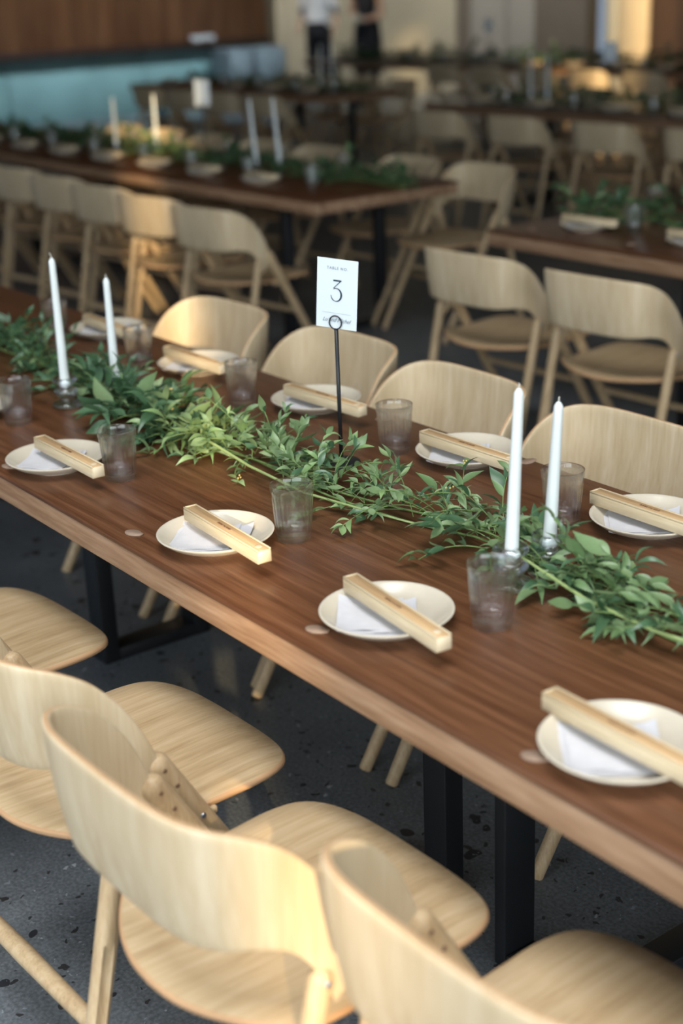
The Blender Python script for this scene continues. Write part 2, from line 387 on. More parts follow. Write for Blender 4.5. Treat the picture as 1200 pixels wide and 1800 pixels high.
def back_mesh():
    top = [(0, -.283, .787), (.09, -.281, .787), (.15, -.272, .785), (.192, -.250, .780), (.215, -.212, .766), (.227, -.165, .735), (.235, -.122, .682), (.242, -.090, .618), (.245, -.066, .548)]
    bot = [(0, -.262, .602), (.09, -.260, .602), (.145, -.252, .603), (.186, -.232, .606), (.210, -.202, .606), (.225, -.172, .596), (.234, -.150, .574), (.240, -.134, .542), (.243, -.120, .505)]
    NU, NV = 36, 12
    T = catmull(top, NU); B = catmull(bot, NU)
    def P(u, v):
        s = 1 if u >= 0 else -1; i = abs(u)
        t, b = T[i], B[i]; p = b.lerp(t, v)
        # round the upper and lower corners a little, belly out mid-height
        p = p+Vector((0, -.006*math.sin(PI*v)*(1-i/NU), 0))
        return Vector((p.x*s, p.y, p.z))
    us = list(range(-NU, NU+1)); nU = len(us); g = [[P(u, v/NV) for v in range(NV+1)] for u in us]
    th = .0058; V = []; F = []; fm = []
    nr = [[None]*(NV+1) for _ in us]
    for a in range(nU):
        for b in range(NV+1):
            du = g[min(a+1, nU-1)][b]-g[max(a-1, 0)][b]; dv = g[a][min(b+1, NV)]-g[a][max(b-1, 0)]
            nr[a][b] = du.cross(dv).normalized()
    for side in (1, -1):
        for a in range(nU):
            for b in range(NV+1): V.append(g[a][b]+nr[a][b]*th*side)
    S = nU*(NV+1); idx = lambda s, a, b: s*S+a*(NV+1)+b
    for a in range(nU-1):
        for b in range(NV):
            F.append((idx(0, a, b), idx(0, a+1, b), idx(0, a+1, b+1), idx(0, a, b+1))); fm.append(0)
            F.append((idx(1, a, b), idx(1, a, b+1), idx(1, a+1, b+1), idx(1, a+1, b))); fm.append(0)
    for a in range(nU-1):
        for b in (0, NV):
            F.append((idx(0, a, b), idx(1, a, b), idx(1, a+1, b), idx(0, a+1, b))); fm.append(1)
    for b in range(NV):
        for a in (0, nU-1):
            F.append((idx(0, a, b), idx(0, a, b+1), idx(1, a, b+1), idx(1, a, b))); fm.append(1)
    m = me('backrest', V, F, [m_back, m_ply], True, fm)
    bm = bmesh.new(); bm.from_mesh(m); bmesh.ops.recalc_face_normals(bm, faces=bm.faces)
    ed = [e for e in bm.edges if len(e.link_faces) == 2 and e.calc_face_angle(0) > math.radians(50)]
    bmesh.ops.bevel(bm, geom=ed, offset=.0032, segments=2, affect='EDGES', profile=.5, clamp_overlap=True)
    bm.to_mesh(m); bm.free(); return autosmooth(m, 55)
def leg_mesh(p, q, ra=.0175, rb=.0145, groove=None, tilt_oval=1.0):
    """round leg from top p to foot q with a domed top; groove=(axis sign, t0, t1) cuts a slot into its inner face"""
    p, q = Vector(p), Vector(q); d = (q-p); L = d.length; d.normalize()
    a = Vector((1, 0, 0)); a = (a-d*a.dot(d)).normalized(); b = d.cross(a)
    n = 20; ts = []
    for i in range(5): th = PI/2*i/4; ts.append((ra*(1-math.cos(PI/2-th))*0+ra*(1-math.sin(th)), math.cos(PI/2-th)))
    # ts: (distance from top along d, radius factor)
    prof = [(ra*(1-math.cos(th)), math.sin(th)) for th in [PI/2*i/5 for i in range(6)]]
    prof[0] = (0, .02)
    body = [(ra+(L-ra)*k/14, 1) for k in range(1, 14)]+[(L-.003, 1), (L, .86)]
    V = []; F = []
    prof = prof+body
    for (s, fct) in prof:
        R = (ra+(rb-ra)*s/L)*fct; c = p+d*s; t = s/L
        for k in range(n):
            an = 2*PI*k/n; rx, ry = math.cos(an), math.sin(an)
            rx_ = rx*tilt_oval
            if groove and groove[1] < t < groove[2] and rx*groove[0] > .93: rx_ *= .35
            V.append(c+a*rx_*R+b*ry*R)
    for i in range(len(prof)-1):
        for k in range(n): F.append((i*n+k, i*n+(k+1) % n, (i+1)*n+(k+1) % n, (i+1)*n+k))
    F.append(tuple(range(n))); F.append(tuple((len(prof)-1)*n+k for k in range(n)))
    m = me('leg', V, F, m_leg); return autosmooth(m, 55)
def disc_mesh(r, h, n=14, mat=None, recess=False):
    k = MB(); k.lathe([(r*.98, -h), (r, 0), (r*.8, h*.5), (0.0001, h*.5)], n); return autosmooth(k.mesh('disc', mat), 50)
FT = {s: (Vector((s*.239, -.088, .590)), Vector((s*.228, .262, .0))) for s in (-1, 1)}
RT = {s: (Vector((s*.241, -.134, .562)), Vector((s*.236, -.262, .0))) for s in (-1, 1)}
seatM, backM = seat_mesh(), back_mesh()
flM = {s: leg_mesh(*FT[s], .0208, .0152, tilt_oval=.93) for s in (-1, 1)}
rlM = {s: leg_mesh(*RT[s], .0165, .0160, groove=(-s, .38, .90)) for s in (-1, 1)}
def bar(a, b, r0_, r1=None, n=12, sq=1):
    k = MB(); k.tube([a, Vector(a).lerp(Vector(b), .5), b], [r0_, (r1 or r0_), r0_], n); return autosmooth(k.mesh('stretcher', m_leg), 60)
def along(pair, z):
    t = (pair[0].z-z)/(pair[0].z-pair[1].z); return pair[0].lerp(pair[1], t)
strR = bar(along(RT[-1], .16), along(RT[1], .16), .0145, .0175)
strF = bar(along(FT[-1], .30), along(FT[1], .30), .0115, .013)
screwM = disc_mesh(.0052, .004, 12, m_steel); plugM = disc_mesh(.0042, .003, 10, m_plug)
pinM = disc_mesh(.009, .012, 12, m_steel)
def make_chair(label, group):
    t = thing('folding_chair', label, 'chair', group=group)
    ob('seat', seatM, t); ob('backrest', backM, t)
    for s in (-1, 1):
        L = ob('leg', flM[s], t)
        for z in (.568, .534):
            c = along(FT[s], z)
            for w_ in (1, -1): ob('plug', plugM, L, loc=(c.x+w_*s*.0186, c.y, c.z), rot=(0, w_*s*PI/2, 0))
        c = along(FT[s], .462); ob('screw', screwM, L, loc=(c.x-s*.0178, c.y, c.z), rot=(0, -s*PI/2, 0)); ob('screw', screwM, L, loc=(c.x+s*.0178, c.y, c.z), rot=(0, s*PI/2, 0))
        R = ob('leg', rlM[s], t)
        c = along(RT[s], .547)
        for w_ in (1, -1): ob('screw', screwM, R, loc=(c.x+w_*s*.0162, c.y, c.z), rot=(0, w_*s*PI/2, 0))
    ob('stretcher', strR, t); ob('stretcher', strF, t)
    k = [-1, 1]
    for s in k:   # seat bracket joining seat and front leg
        b = MB(); c = along(FT[s], .442); b.box((min(s*.19, s*.226), c.y-.035, .432), (max(s*.19, s*.226), c.y+.035, .448))
        ob('bracket', bevelled(b.mesh('bracket', m_leg, False), .004, 1), t)
    return t
proto = make_chair('x', 'x'); first = [True]
ORD = ['first', 'second', 'third', 'fourth', 'fifth', 'sixth', 'seventh', 'eighth', 'ninth', 'tenth', 'eleventh', 'twelfth', 'thirteenth']
def chair(x, y, rz, label, group):
    if first[0]:
        first[0] = False; proto.location = (x, y, 0); proto.rotation_euler = (0, 0, rz); proto['label'] = label; proto['group'] = group; return proto
    return dup(proto, (x, y, 0), rz, label, group)

# ------------------------------------------------------------------ tables
def table(name_label, x0, x1, y0, frames, bars=True, y1=None, corner=False):
    y1 = y1 or y0+.859
    t = thing('long_table', name_label, 'table', ((x0+x1)/2, (y0+y1)/2, 0), 0, 'long dark wooden banquet tables')
    ox, oy = (x0+x1)/2, (y0+y1)/2; hx, hy = (x1-x0)/2, (y1-y0)/2
    ob('tabletop', boxmesh('tabletop', (-hx, -hy, .734), (hx, hy, .745), m_top, .004, 2), t)
    # the thick edge boards under the top, set back behind a fine shadow groove
    e = .004
    for nm, a, b in (('edge_board', (-hx+e, -hy+e, .682), (hx-e, -hy+.055, .7315)), ('edge_board', (-hx+e, hy-.055, .682), (hx-e, hy-e, .7315)),
                     ('edge_board', (-hx+e, -hy+.056, .682), (-hx+.06, hy-.056, .7315)), ('edge_board', (hx-.06, -hy+.056, .682), (hx-e, hy-.056, .7315))):
        ob(nm, boxmesh(nm, a, b, m_apron, .003, 2), t)
    ob('core_panel', boxmesh('core_panel', (-hx+.06, -hy+.056, .70), (hx-.06, hy-.056, .734), m_top, 0), t)
    for (fx, ya, yb, wx, wy) in frames:
        for yy in (ya, yb):
            ob('leg', boxmesh('leg', (fx-ox-wx/2, yy-oy-wy/2, .0 if bars else 0), (fx-ox+wx/2, yy-oy+wy/2, .699), m_black, .003, 2), t)
        ob('foot_bar', boxmesh('foot_bar', (fx-ox-wx/2+.001, ya-oy+wy/2, 0), (fx-ox+wx/2-.001, yb-oy-wy/2, .035), m_black, .003, 2), t)
        ob('top_bar', boxmesh('top_bar', (fx-ox-wx/2+.001, ya-oy+wy/2, .67), (fx-ox+wx/2-.001, yb-oy-wy/2, .699), m_black, .003, 2), t)
    if corner:   # the angled frame right of centre: near leg, bar along the table, bar across, far leg
        for nm, a, b in (('leg', (-1.8225, 1.4925, 0), (-1.7575, 1.5375, .70)), ('foot_bar', (-1.98, 1.494, 0), (-1.8235, 1.536, .03)), ('leg', (-1.584, 1.456, 0), (-1.556, 1.530, .70)), ('foot_bar', (-1.555, 1.457, 0), (-1.352, 1.529, .03)), ('foot_bar', (-1.42, 1.530, 0), (-1.353, 1.80, .03)), ('leg', (-1.42, 1.801, 0), (-1.353, 1.846, .70))):
            ob(nm, boxmesh(nm, (a[0]-ox, a[1]-oy, a[2]), (b[0]-ox, b[1]-oy, b[2]), m_black, .003, 2), t)
    return t
YA = 1.0896
table('long dark brown wooden table in the foreground carrying the card with number 3', -7.2, .6, YA,
      [(-3.17, 1.515, 1.795, .072, .045), (-6.6, 1.3, 1.795, .055, .05), (.2, 1.3, 1.80, .055, .05)], y1=1.948, corner=True)
table('long dark table of the second row, ending left of the aisle, behind the foreground table', -12.6, -5.30, 3.785, [(-5.75, 3.93, 4.5, .055, .05), (-8.6, 3.93, 4.5, .055, .05), (-12, 3.93, 4.5, .055, .05)])
table('long dark table of the second row at the right edge of the picture', -4.16, 2.6, 3.785, [(-3.25, 3.93, 4.5, .055, .05), (-.6, 3.93, 4.5, .055, .05), (2, 3.93, 4.5, .055, .05)])
table('long dark table of the third row, left of the aisle below the two standing people', -13.6, -10.25, 7.42, [(-10.75, 7.56, 8.13, .055, .05), (-13.2, 7.56, 8.13, .055, .05)])
table('long dark table of the third row right of the aisle, with the blue-white card', -8.88, -2.4, 7.42, [(-8.2, 7.56, 8.13, .055, .05), (-5.6, 7.56, 8.13, .055, .05), (-3, 7.56, 8.13, .055, .05)])
table('farthest long dark table, in front of the beige wall', -15.2, -8.8, 10.78, [(-14.7, 10.92, 11.5, .055, .05), (-12, 10.92, 11.5, .055, .05), (-9.3, 10.92, 11.5, .055, .05)])

# ------------------------------------------------------------------ tableware
TZ = .745
def plate_mesh():
    k = MB()
    prof = [(.0001, .0035), (.040, .0035), (.050, .0025), (.0515, 0), (.0555, 0), (.057, .0035), (.072, .0080), (.088, .0160), (.1005, .0270), (.1045, .0305), (.1050, .0325), (.1035, .0338), (.1010, .0330), (.0975, .0300), (.088, .0215), (.077, .0135), (.066, .0090), (.045, .0075), (.02, .0072), (.0001, .0072)]
    prof = [(r, z*.84) for r, z in prof]
    k.lathe(prof, 56); return autosmooth(k.mesh('plate', m_plate), 60)
def plate_z(r):
    P = [(0, .0072), (.045, .0075), (.066, .0090), (.077, .0135), (.088, .0215), (.0975, .030), (.12, .036)]
    for (a, za), (b, zb) in zip(P, P[1:]):
        if r <= b: return .84*(za+(zb-za)*(r-a)/(b-a))
    return .03
def napkin_mesh(seed, wx=.122, wy=.120):
    rnd = random.Random(seed); k = MB()
    for L in range(3):
        n = 12; ox = rnd.uniform(-.006, .006)-L*.004; oy = rnd.uniform(-.004, .004)+L*.003; an = rnd.uniform(-.07, .07)
        z0 = .0012+L*.0021; ww_ = wx-(L*.010); wh = wy-L*.006
        def P(i, j, dz):
            x = (i/n-.5)*ww_; y = (j/n-.5)*wh
            X = x*math.cos(an)-y*math.sin(an)+ox; Y = x*math.sin(an)+y*math.cos(an)+oy
            r = math.hypot(X, Y)
            return (X, Y, plate_z(r)+z0+dz+.0010*math.sin(9*i/n+L*2+seed)*math.cos(5*j/n+seed))
        v = [P(i, j, .0017) for i in range(n+1) for j in range(n+1)]+[P(i, j, 0) for i in range(n+1) for j in range(n+1)]
        f = []; S = (n+1)**2
        for i in range(n):
            for j in range(n):
                a = i*(n+1)+j; f.append((a, a+n+1, a+n+2, a+1)); f.append((S+a, S+a+1, S+a+n+2, S+a+n+1))
        for i in range(n):
            a = i*(n+1); b = (i+1)*(n+1); f.append((a, S+a, S+b, b)); a += n; b += n; f.append((a, b, S+b, S+a))
            f.append((i, i+1, S+i+1, S+i)); c = n*(n+1)+i; f.append((c, S+c, S+c+1, c+1))
        k.add(v, f)
    return autosmooth(k.mesh('napkin', m_napkin), 60)
BL, BW, BH = .270, .027, .025
def box_meshes():
    k = MB(); h = BL/2; w2 = BW/2
    k.box((-h, -w2, 0), (h, w2, BH-.004)); k.box((-h, -w2, BH-.004), (h, -w2+.003, BH)); k.box((-h, w2-.003, BH-.004), (h, w2, BH)); k.box((-h, -w2+.003, BH-.004), (-h+.004, w2-.003, BH))
    body = bevelled(k.mesh('box_body', m_box, False), .0008, 1)
    lid = boxmesh('lid', (-h+.0045, -w2+.0035, BH-.0045), (h, w2-.0035, BH-.0012), m_lid, .0006, 1)
    e = boxmesh('end_cap', (h, -w2+.002, .002), (h+.0007, w2-.002, BH-.002), m_boxend, .0003, 1)
    n = MB(); n.lathe([(.006, 0), (.0065, .0006), (.0045, .0009), (.0001, .0004)], 18); notch = n.mesh('thumb_notch', m_boxend)
    q = MB(); rnd = random.Random(3); x = -.026
    for i in range(9):   # small burned strokes in the middle of the lid
        wd = rnd.uniform(.0028, .0046); a = rnd.choice([0, 1, 2])
        q.tube([(x, -.0022, 0), (x+.0006, .0022, 0)], .00045, 4)
        if a != 1: q.tube([(x+.0004, .0018 if a else -.0018, 0), (x+wd-.001, .0018 if a else -.0018, 0)], .0004, 4)
        if a != 0: q.tube([(x+wd-.0014, -.002, 0), (x+wd-.0008, .002, 0)], .0004, 4)
        x += wd+.0016
    mark = q.mesh('burned_lettering', m_burn)
    return body, lid, e, notch, mark
def flute24(a, z):
    if z < .006 or z > .089: return 0
    k = min(1, (z-.006)/.008, (.089-z)/.004)
    return .024*k*(abs(math.cos(13*a))-.5)
def glass_mesh():
    H = .105; r0_, r1 = .0305, .0385
    def R(z): return r0_+(r1-r0_)*(z/H)**.9
    prof = [(.0001, .0025), (.022, .0022), (.026, 0), (R(0)-.001, .0012), (R(.004), .004)]
    z = .008
    while z < .088: prof.append((R(z), z)); z += .010
    prof += [(R(.090), .0885), (R(.091)+.0012, .0915), (R(.097)+.0010, .097), (R(.102)+.0010, .1030), (R(.104)+.0006, .1050), (R(.104)-.0008, .1052), (R(.103)-.0022, .1038)]
    z = .094
    inner = []
    while z > .016: inner.append((R(z)-.0030, z)); z -= .010
    prof += inner+[(.0250, .0135), (.020, .0125), (.0001, .0122)]
    k = MB()
    v = []; n = 208
    def fl(a, z): return flute24(a, z)
    outer_n = len(prof)-len(inner)-3-3
    for i, (r, z) in enumerate(prof):
        for q in range(n):
            a = 2*PI*q/n; g = fl(a, z) if i < outer_n+3 else 0
            v.append((r*(1+g)*math.cos(a), r*(1+g)*math.sin(a), z))
    f = [(i*n+q, i*n+(q+1) % n, (i+1)*n+(q+1) % n, (i+1)*n+q) for i in range(len(prof)-1) for q in range(n)]
    m = me('tumbler', v, f, m_glass); return autosmooth(m, 70)
def holder_mesh():
    k = MB()
    prof = [(.0001, 0), (.030, 0), (.0345, .003), (.0362, .007), (.0345, .011), (.029, .014), (.018, .017), (.0135, .021), (.015, .025), (.024, .028), (.0285, .034), (.0290, .039), (.026, .045), (.0185, .049), (.0155, .053), (.0175, .0565), (.0255, .0595), (.0295, .064), (.0290, .069), (.025, .0725), (.0175, .072), (.0135, .069), (.0125, .060), (.0122, .040), (.0001, .038)]
    k.lathe(prof, 40); return autosmooth(k.mesh('candle_holder', m_crystal), 80)
def tag_mesh():
    pts = []
    for i in range(13):
        a = PI*(.22+1.56*i/12); pts.append((.0185*math.cos(a)*1.0, .0125*math.sin(a)))
    pts += [(.0205, -.0035), (.0215, .0), (.0205, .0075)]
    v = [(x, y, z) for z in (0, .0032) for x, y in pts]; n = len(pts)
    f = [tuple(reversed(range(n))), tuple(range(n, 2*n))]+[(i, (i+1) % n, n+(i+1) % n, n+i) for i in range(n)]
    m = me('wooden_tag', v, f, m_tag, False); return bevelled(m, .0006, 1)
plateM = plate_mesh(); napMs = [napkin_mesh(i) for i in range(4)]; boxMs = box_meshes(); glassM = glass_mesh(); holdM = holder_mesh(); tagM = tag_mesh()
def plate(x, y, label, group): return ob('plate', plateM, None, (x, y, TZ), (0, 0, 0), label=label, category='plate', group=group)
def napkin(x, y, i, rz, label, group): return ob('napkin', napMs[i % 4], None, (x, y, TZ+.0003), (0, 0, rz), label=label, category='napkin', group=group)
boxproto = None
def cutbox(x, y, rz, label, group, tilt=0):
    global boxproto
    loc = (x, y, TZ+.0287)
    if boxproto is None:
        t = thing('cutlery_box', label, 'box', loc, rz, group)
        b = ob('box_body', boxMs[0], t); l = ob('lid', boxMs[1], t, label='slightly darker sliding bamboo lid')
        ob('end_cap', boxMs[2], b); ob('thumb_notch', boxMs[3], l, loc=(BL/2-.018, 0, BH-.0012)); ob('burned_lettering', boxMs[4], l, loc=(0, 0, BH-.0009))
        boxproto = t; return t
    return dup(boxproto, loc, rz, label, group)
def tumbler(x, y, label, group): return ob('glass_tumbler', glassM, None, (x, y, TZ+.0002), (0, 0, random.random()), label=label, category='glass', group=group)
def wtag(x, y, rz, label, group): return ob('wooden_tag', tagM, None, (x, y, TZ+.0002), (0, 0, rz), label=label, category='tag', group=group)
def candle_mesh(L, bent=0):
    k = MB(); r0_, r1 = .0118, .0078; pts = []; rad = []
    for i in range(9): t = i/8; pts.append((0, 0, t*(L-.012))); rad.append(r0_+(r1-r0_)*t)
    for (dz, q) in ((.004, .92), (.008, .62), (.011, .3)): pts.append((0, 0, L-.012+dz)); rad.append(r1*q)
    k.tube(pts, rad, 20)
    m = autosmooth(k.mesh('wax', m_wax), 60)
    w_ = MB(); w_.tube([(0, 0, L-.004), (0, 0, L+.002), (-bent*.006, 0, L+.007), (-bent*.011, 0, L+.009 if bent else L+.006)], .0011, 6)
    return m, w_.mesh('wick', m_wick)
def candle_pair(x, y, ztop, label, hl, bent=0, tilt=(0, 0)):
    ob('candle_holder', holdM, None, (x, y, TZ+.0003), label=hl, category='candle holder', group='glass candle holders')
    L = ztop-(TZ+.0385)
    cm, wm = candle_mesh(L, bent)
    o = ob('taper_candle', cm, None, (x, y, TZ+.0388), (tilt[0], tilt[1], 0), label=label, category='candle', group='white taper candles')
    ob('wick', wm, o)

# place settings of the foreground table
G = 'foreground table'
near = [(-3.15, 1.21, .0, 'at the left edge of the picture'), (-2.648, 1.199, -.01, 'at the left end, near side'), (-2.045, 1.212, -.07, 'in the warm sun patch, near side'), (-1.583, 1.232, -.13, 'right of centre, near side'), (-1.075, 1.204, -.03, 'at the lower right corner, near side'), (-.55, 1.21, -.06, 'beyond the right edge')]
where_n = ['partly out of frame at the left edge', 'nearest the left edge on the near side', 'on the near side beside the sunlit patch of table', 'on the near side right of the picture centre', 'on the near side at the lower right edge', '']
for i, (x, y, rz, _) in enumerate(near[:5]):
    wl = where_n[i]
    plate(x, y, 'round cream plate '+wl, 'cream plates on the foreground table')
    napkin(x-.006, y-.010, i, [.85, .75, .78, .92, .90][i], 'white napkin on the plate '+wl, 'napkins on the foreground table')
    bx, by = [(-3.14, 1.20), (-2.583, 1.195), (-1.992, 1.201), (-1.5425, 1.216), (-1.06, 1.192)][i]
    cutbox(bx, by, rz, 'bamboo box over the plate '+wl, 'bamboo boxes on the foreground table')
far = [(-4.18, 1.85), (-3.65, 1.853), (-3.115, 1.832), (-2.622, 1.851), (-2.093, 1.849), (-1.588, 1.831)]
where_f = ['', 'on the far side behind the left candles', 'on the far side in sun before the lit chair back', 'on the far side behind the number card stem', 'on the far side left of the right candles', 'on the far side at the right edge']
for i, (x, y) in enumerate(far):
    if i == 0: continue
    wl = where_f[i]
    plate(x, y, 'round cream plate '+wl, 'cream plates on the foreground table')
    napkin(x-.006, y-.012, i+1, [.8, .85, .7, .8, .75, .78][i], 'white napkin on the plate '+wl, 'napkins on the foreground table')
    bx, by = [(0, 0), (-3.592, 1.827), (-3.0825, 1.803), (-2.55, 1.822), (-2.05, 1.815), (-1.558, 1.803)][i]
    cutbox(bx, by, [0, -.02, .01, .05, .02, .0][i], 'bamboo box over the plate '+wl, 'bamboo boxes on the foreground table')
for (x, y, l) in ((-3.003, 1.292, 'at the left edge below the left candles'), (-2.486, 1.278, 'right of the leftmost near plate'), (-1.972, 1.348, 'between the sunlit near plate and the garland'), (-1.471, 1.366, 'in front of the right candles'),
                  (-3.754, 1.76, 'behind the tall left candle'), (-3.258, 1.757, 'right of the shorter left candle, far side'), (-2.764, 1.756, 'above the garland before the lit chair'), (-2.236, 1.793, 'right of the number card stem'), (-1.704, 1.75, 'behind the shorter right candle')):
    tumbler(x-.002, y-.016, 'clear ribbed glass tumbler '+l, 'ribbed tumblers on the foreground table')
for (x, y, rz, l) in ((-2.72, 1.122, .3, 'by the leftmost near plate'), (-2.195, 1.127, .25, 'standing alone left of the sunlit plate'), (-1.637, 1.136, .4, 'left of the plate at centre right'), (-1.146, 1.123, .5, 'left of the lower right plate'), (-1.999, 1.93, 1.5, 'at the end of the far box, by the table edge'), (-2.44, 1.905, 1.2, 'behind the far glass right of the card stem')):
    wtag(x, y, rz, 'thin pale wooden leaf-shaped tag '+l, 'wooden tags on the foreground table')
candle_pair(-3.052, 1.425, 1.103, 'tall white taper candle at left, wick bent over', 'beaded glass holder under the tall left candle', 1)
candle_pair(-3.030, 1.548, 1.042, 'white taper candle, shorter of the left pair', 'beaded glass holder half hidden in leaves under the shorter left candle')
candle_pair(-1.561, 1.472, 1.084, 'tall white taper candle at right behind a glass', 'beaded glass holder behind the tumbler at right', 0, (0, .055))
candle_pair(-1.560, 1.556, 1.046, 'white taper candle leaning right, right of the pair at right', 'beaded glass holder wrapped by leaves at right', 0, (0, .068))

# table number card on its stand
def stroke3():
    # high contrast numeral: thick top bar, hairline diagonal, swelling bowl
    k = MB()
    def quadstrip(pts):
        v = []; f = []
        for i, (x, y, w_) in enumerate(pts):
            a = pts[max(i-1, 0)]; b = pts[min(i+1, len(pts)-1)]
            dx, dy = b[0]-a[0], b[1]-a[1]; L = math.hypot(dx, dy) or 1
            nx, ny = -dy/L*w_/2, dx/L*w_/2; v += [(x+nx, y+ny, 0), (x-nx, y-ny, 0)]
        for i in range(len(pts)-1): f.append((2*i, 2*i+2, 2*i+3, 2*i+1))
        k.add(v, f)
    quadstrip([(-.32, .93, .12), (.36, .93, .12)])
    quadstrip([(.36, .97, .06), (-.28, .35, .05)])
    pts = []
    for i in range(25):
        a = math.radians(122-i*(122+150)/24); r1 = .40
        x = -.06+math.cos(a)*.44; y = -.16+math.sin(a)*.50*(1.0)
        w_ = .05+.10*max(0, math.cos(a*.9))**1.5+.02*(1 if i > 20 else 0)
        pts.append((x, y, w_))
    quadstrip(pts)
    quadstrip([(-.28, .35, .05), (-.12, .37, .05), (pts[0][0], pts[0][1], .05)])
    quadstrip([(pts[-1][0], pts[-1][1], .05), (pts[-1][0]-.05, pts[-1][1]+.16, .055), (pts[-1][0]-.06, pts[-1][1]+.20, .01)])
    return k.mesh('numeral', m_ink, False)
def textmesh(s, size, mat, shear=0, spacing=1.0):
    c = bpy.data.curves.new('t', 'FONT'); c.body = s; c.size = size; c.align_x = 'CENTER'; c.shear = shear; c.space_character = spacing; c.resolution_u = 3
    o = bpy.data.objects.new('t', c); COL.objects.link(o); bpy.context.view_layer.update()
    m = bpy.data.meshes.new_from_object(o.evaluated_get(bpy.context.evaluated_depsgraph_get())); bpy.data.objects.remove(o); m.materials.clear(); m.materials.append(mat); return m
num3 = stroke3(); tTab = textmesh('TABLE NO.', .0078, m_inkl, 0, 1.25); tScr = textmesh('Lu and Michel', .0115, m_inkl, .45, .95)
tTab.name = 'lettering'; tScr.name = 'lettering'
def number_stand(x, y, zb, yawd, tilt, label, digit=True):
    t = thing('table_number_stand', label.replace('card', 'stand'), 'stand', (x, y, TZ+.0003), math.radians(yawd))
    k = MB(); k.lathe([(.038, 0), (.040, .002), (.039, .005), (.006, .007), (.0042, .012), (.0001, .012)], 32); ob('base', autosmooth(k.mesh('base', m_black), 40), t)
    k = MB(); h = zb-TZ-.0; k.tube([(0, 0, .006), (0, 0, h)], .0042, 10); ob('rod', k.mesh('rod', m_black), t)
    for nm, yo in (('ring', -.003), ('ring', .003)):
        k = MB(); R = .0135; k.tube([(R*math.sin(2*PI*i/24), yo, h+R-.001-R*math.cos(2*PI*i/24)) for i in range(25)], .0014, 8, cap=False); ob(nm, k.mesh(nm, m_black), t)
    c = ob('number_card', boxmesh('number_card', (-.0445, -.0006, 0), (.0445, .0006, .139), m_card, 0), None, (x, y, zb+.0005), (0, math.radians(tilt), math.radians(yawd)), label=label, category='sign', group='table number cards')
    for (mesh, px, pz, s) in ((num3, 0, .072, .026), (tTab, 0, .118, 1), (tScr, 0, .013, 1)):
        if not digit and mesh is num3: continue
        ob('numeral' if mesh is num3 else 'lettering', mesh, c, (px, -.0013, pz), (PI/2, 0, 0), (s, s, s))
    if True:
        b = MB(); b.box((-.031, -.0010, .0305), (.031, -.0007, .0308)); ob('rule', b.mesh('rule', m_inkl, False), c)
number_stand(-2.254, 1.648, 1.029, 27, 4, 'white table number card reading 3 on a black ring stand')

# ------------------------------------------------------------------ settings on the other tables
def row_setting(xs, y, label, group, napk=True, chairs=None, dy=.0):
    for i, x in enumerate(xs):
        if len(xs) <= len(ORD): l = ORD[i]
        plate(x, y, f'cream plate, {l} from the right, {label}', group+' plates')
        napkin(x, y-.012, i, .8, f'white napkin on plate {l} from right, {label}', group+' napkins')
        cutbox(x+.03, y-.02, random.uniform(-.08, .02), f'bamboo box over plate {l} from right, {label}', group+' boxes')
def row_glasses(xs, y, label, group):
    for i, x in enumerate(xs): tumbler(x, y, f'ribbed glass tumbler, {ORD[i]} from right, {label}', group+' tumblers')
L2 = 'near side of left second-row table'
row_setting([-6.05, -6.58, -7.11, -7.65, -8.2, -8.75, -9.3, -9.85], 4.0, L2, 'second row left near')
row_glasses([-5.70, -6.25, -6.82, -7.33, -7.93, -8.5, -9.05, -9.6], 4.06, L2, 'second row left near')
L2f = 'far side of left second-row table'
row_setting([-5.75, -6.3, -6.85, -7.4, -7.95, -8.5, -9.1], 4.5, L2f, 'second row left far')
row_glasses([-5.95, -6.5, -7.05, -7.6, -8.15, -8.7], 4.44, L2f, 'second row left far')
LR = 'near side of right second-row table'
row_setting([-3.33, -3.86], 4.03, LR, 'second row right near')
row_glasses([-3.665], 4.08, LR, 'second row right near')
row_glasses([-3.95], 4.52, 'far side of right second-row table', 'second row right far')
for x, l in ((-4.03, 'left'), (-3.52, 'right')): wtag(x, 3.9, .3, f'small pale wooden tag on the blurred right table, {l} one', 'wooden tags on the right table')
L3 = 'near side of right third-row table'
row_setting([-5.9, -6.5, -7.1, -7.85, -8.5], 7.66, L3, 'third row right near')
row_glasses([-6.2, -6.8, -7.55, -8.25], 7.72, L3, 'third row right near')
L3l = 'near side of left third-row table'
row_setting([-10.75, -11.35, -11.95, -12.55, -13.15], 7.66, L3l, 'third row left near')
row_glasses([-10.45, -11.05, -11.65, -12.25, -12.85], 7.72, L3l, 'third row left near')
L4 = 'farthest table'
row_setting([-9.6, -10.2, -10.8, -11.4, -12.0, -12.6, -13.2, -13.8], 11.02, 'near side of '+L4, 'fourth row')
row_glasses([-9.9, -10.5, -11.1, -11.7, -12.3, -12.9, -13.5], 11.08, 'near side of '+L4, 'fourth row')
number_stand(-6.97, 4.25, 1.055, 35, 0, 'white number card on the second-row table left, back-lit', False)
number_stand(-7.31, 7.83, 1.055, 35, 0, 'pale blue number card on the third-row table at right', False)
number_stand(-12.27, 11.2, 1.07, 35, 0, 'small pale number card on the farthest table', False)
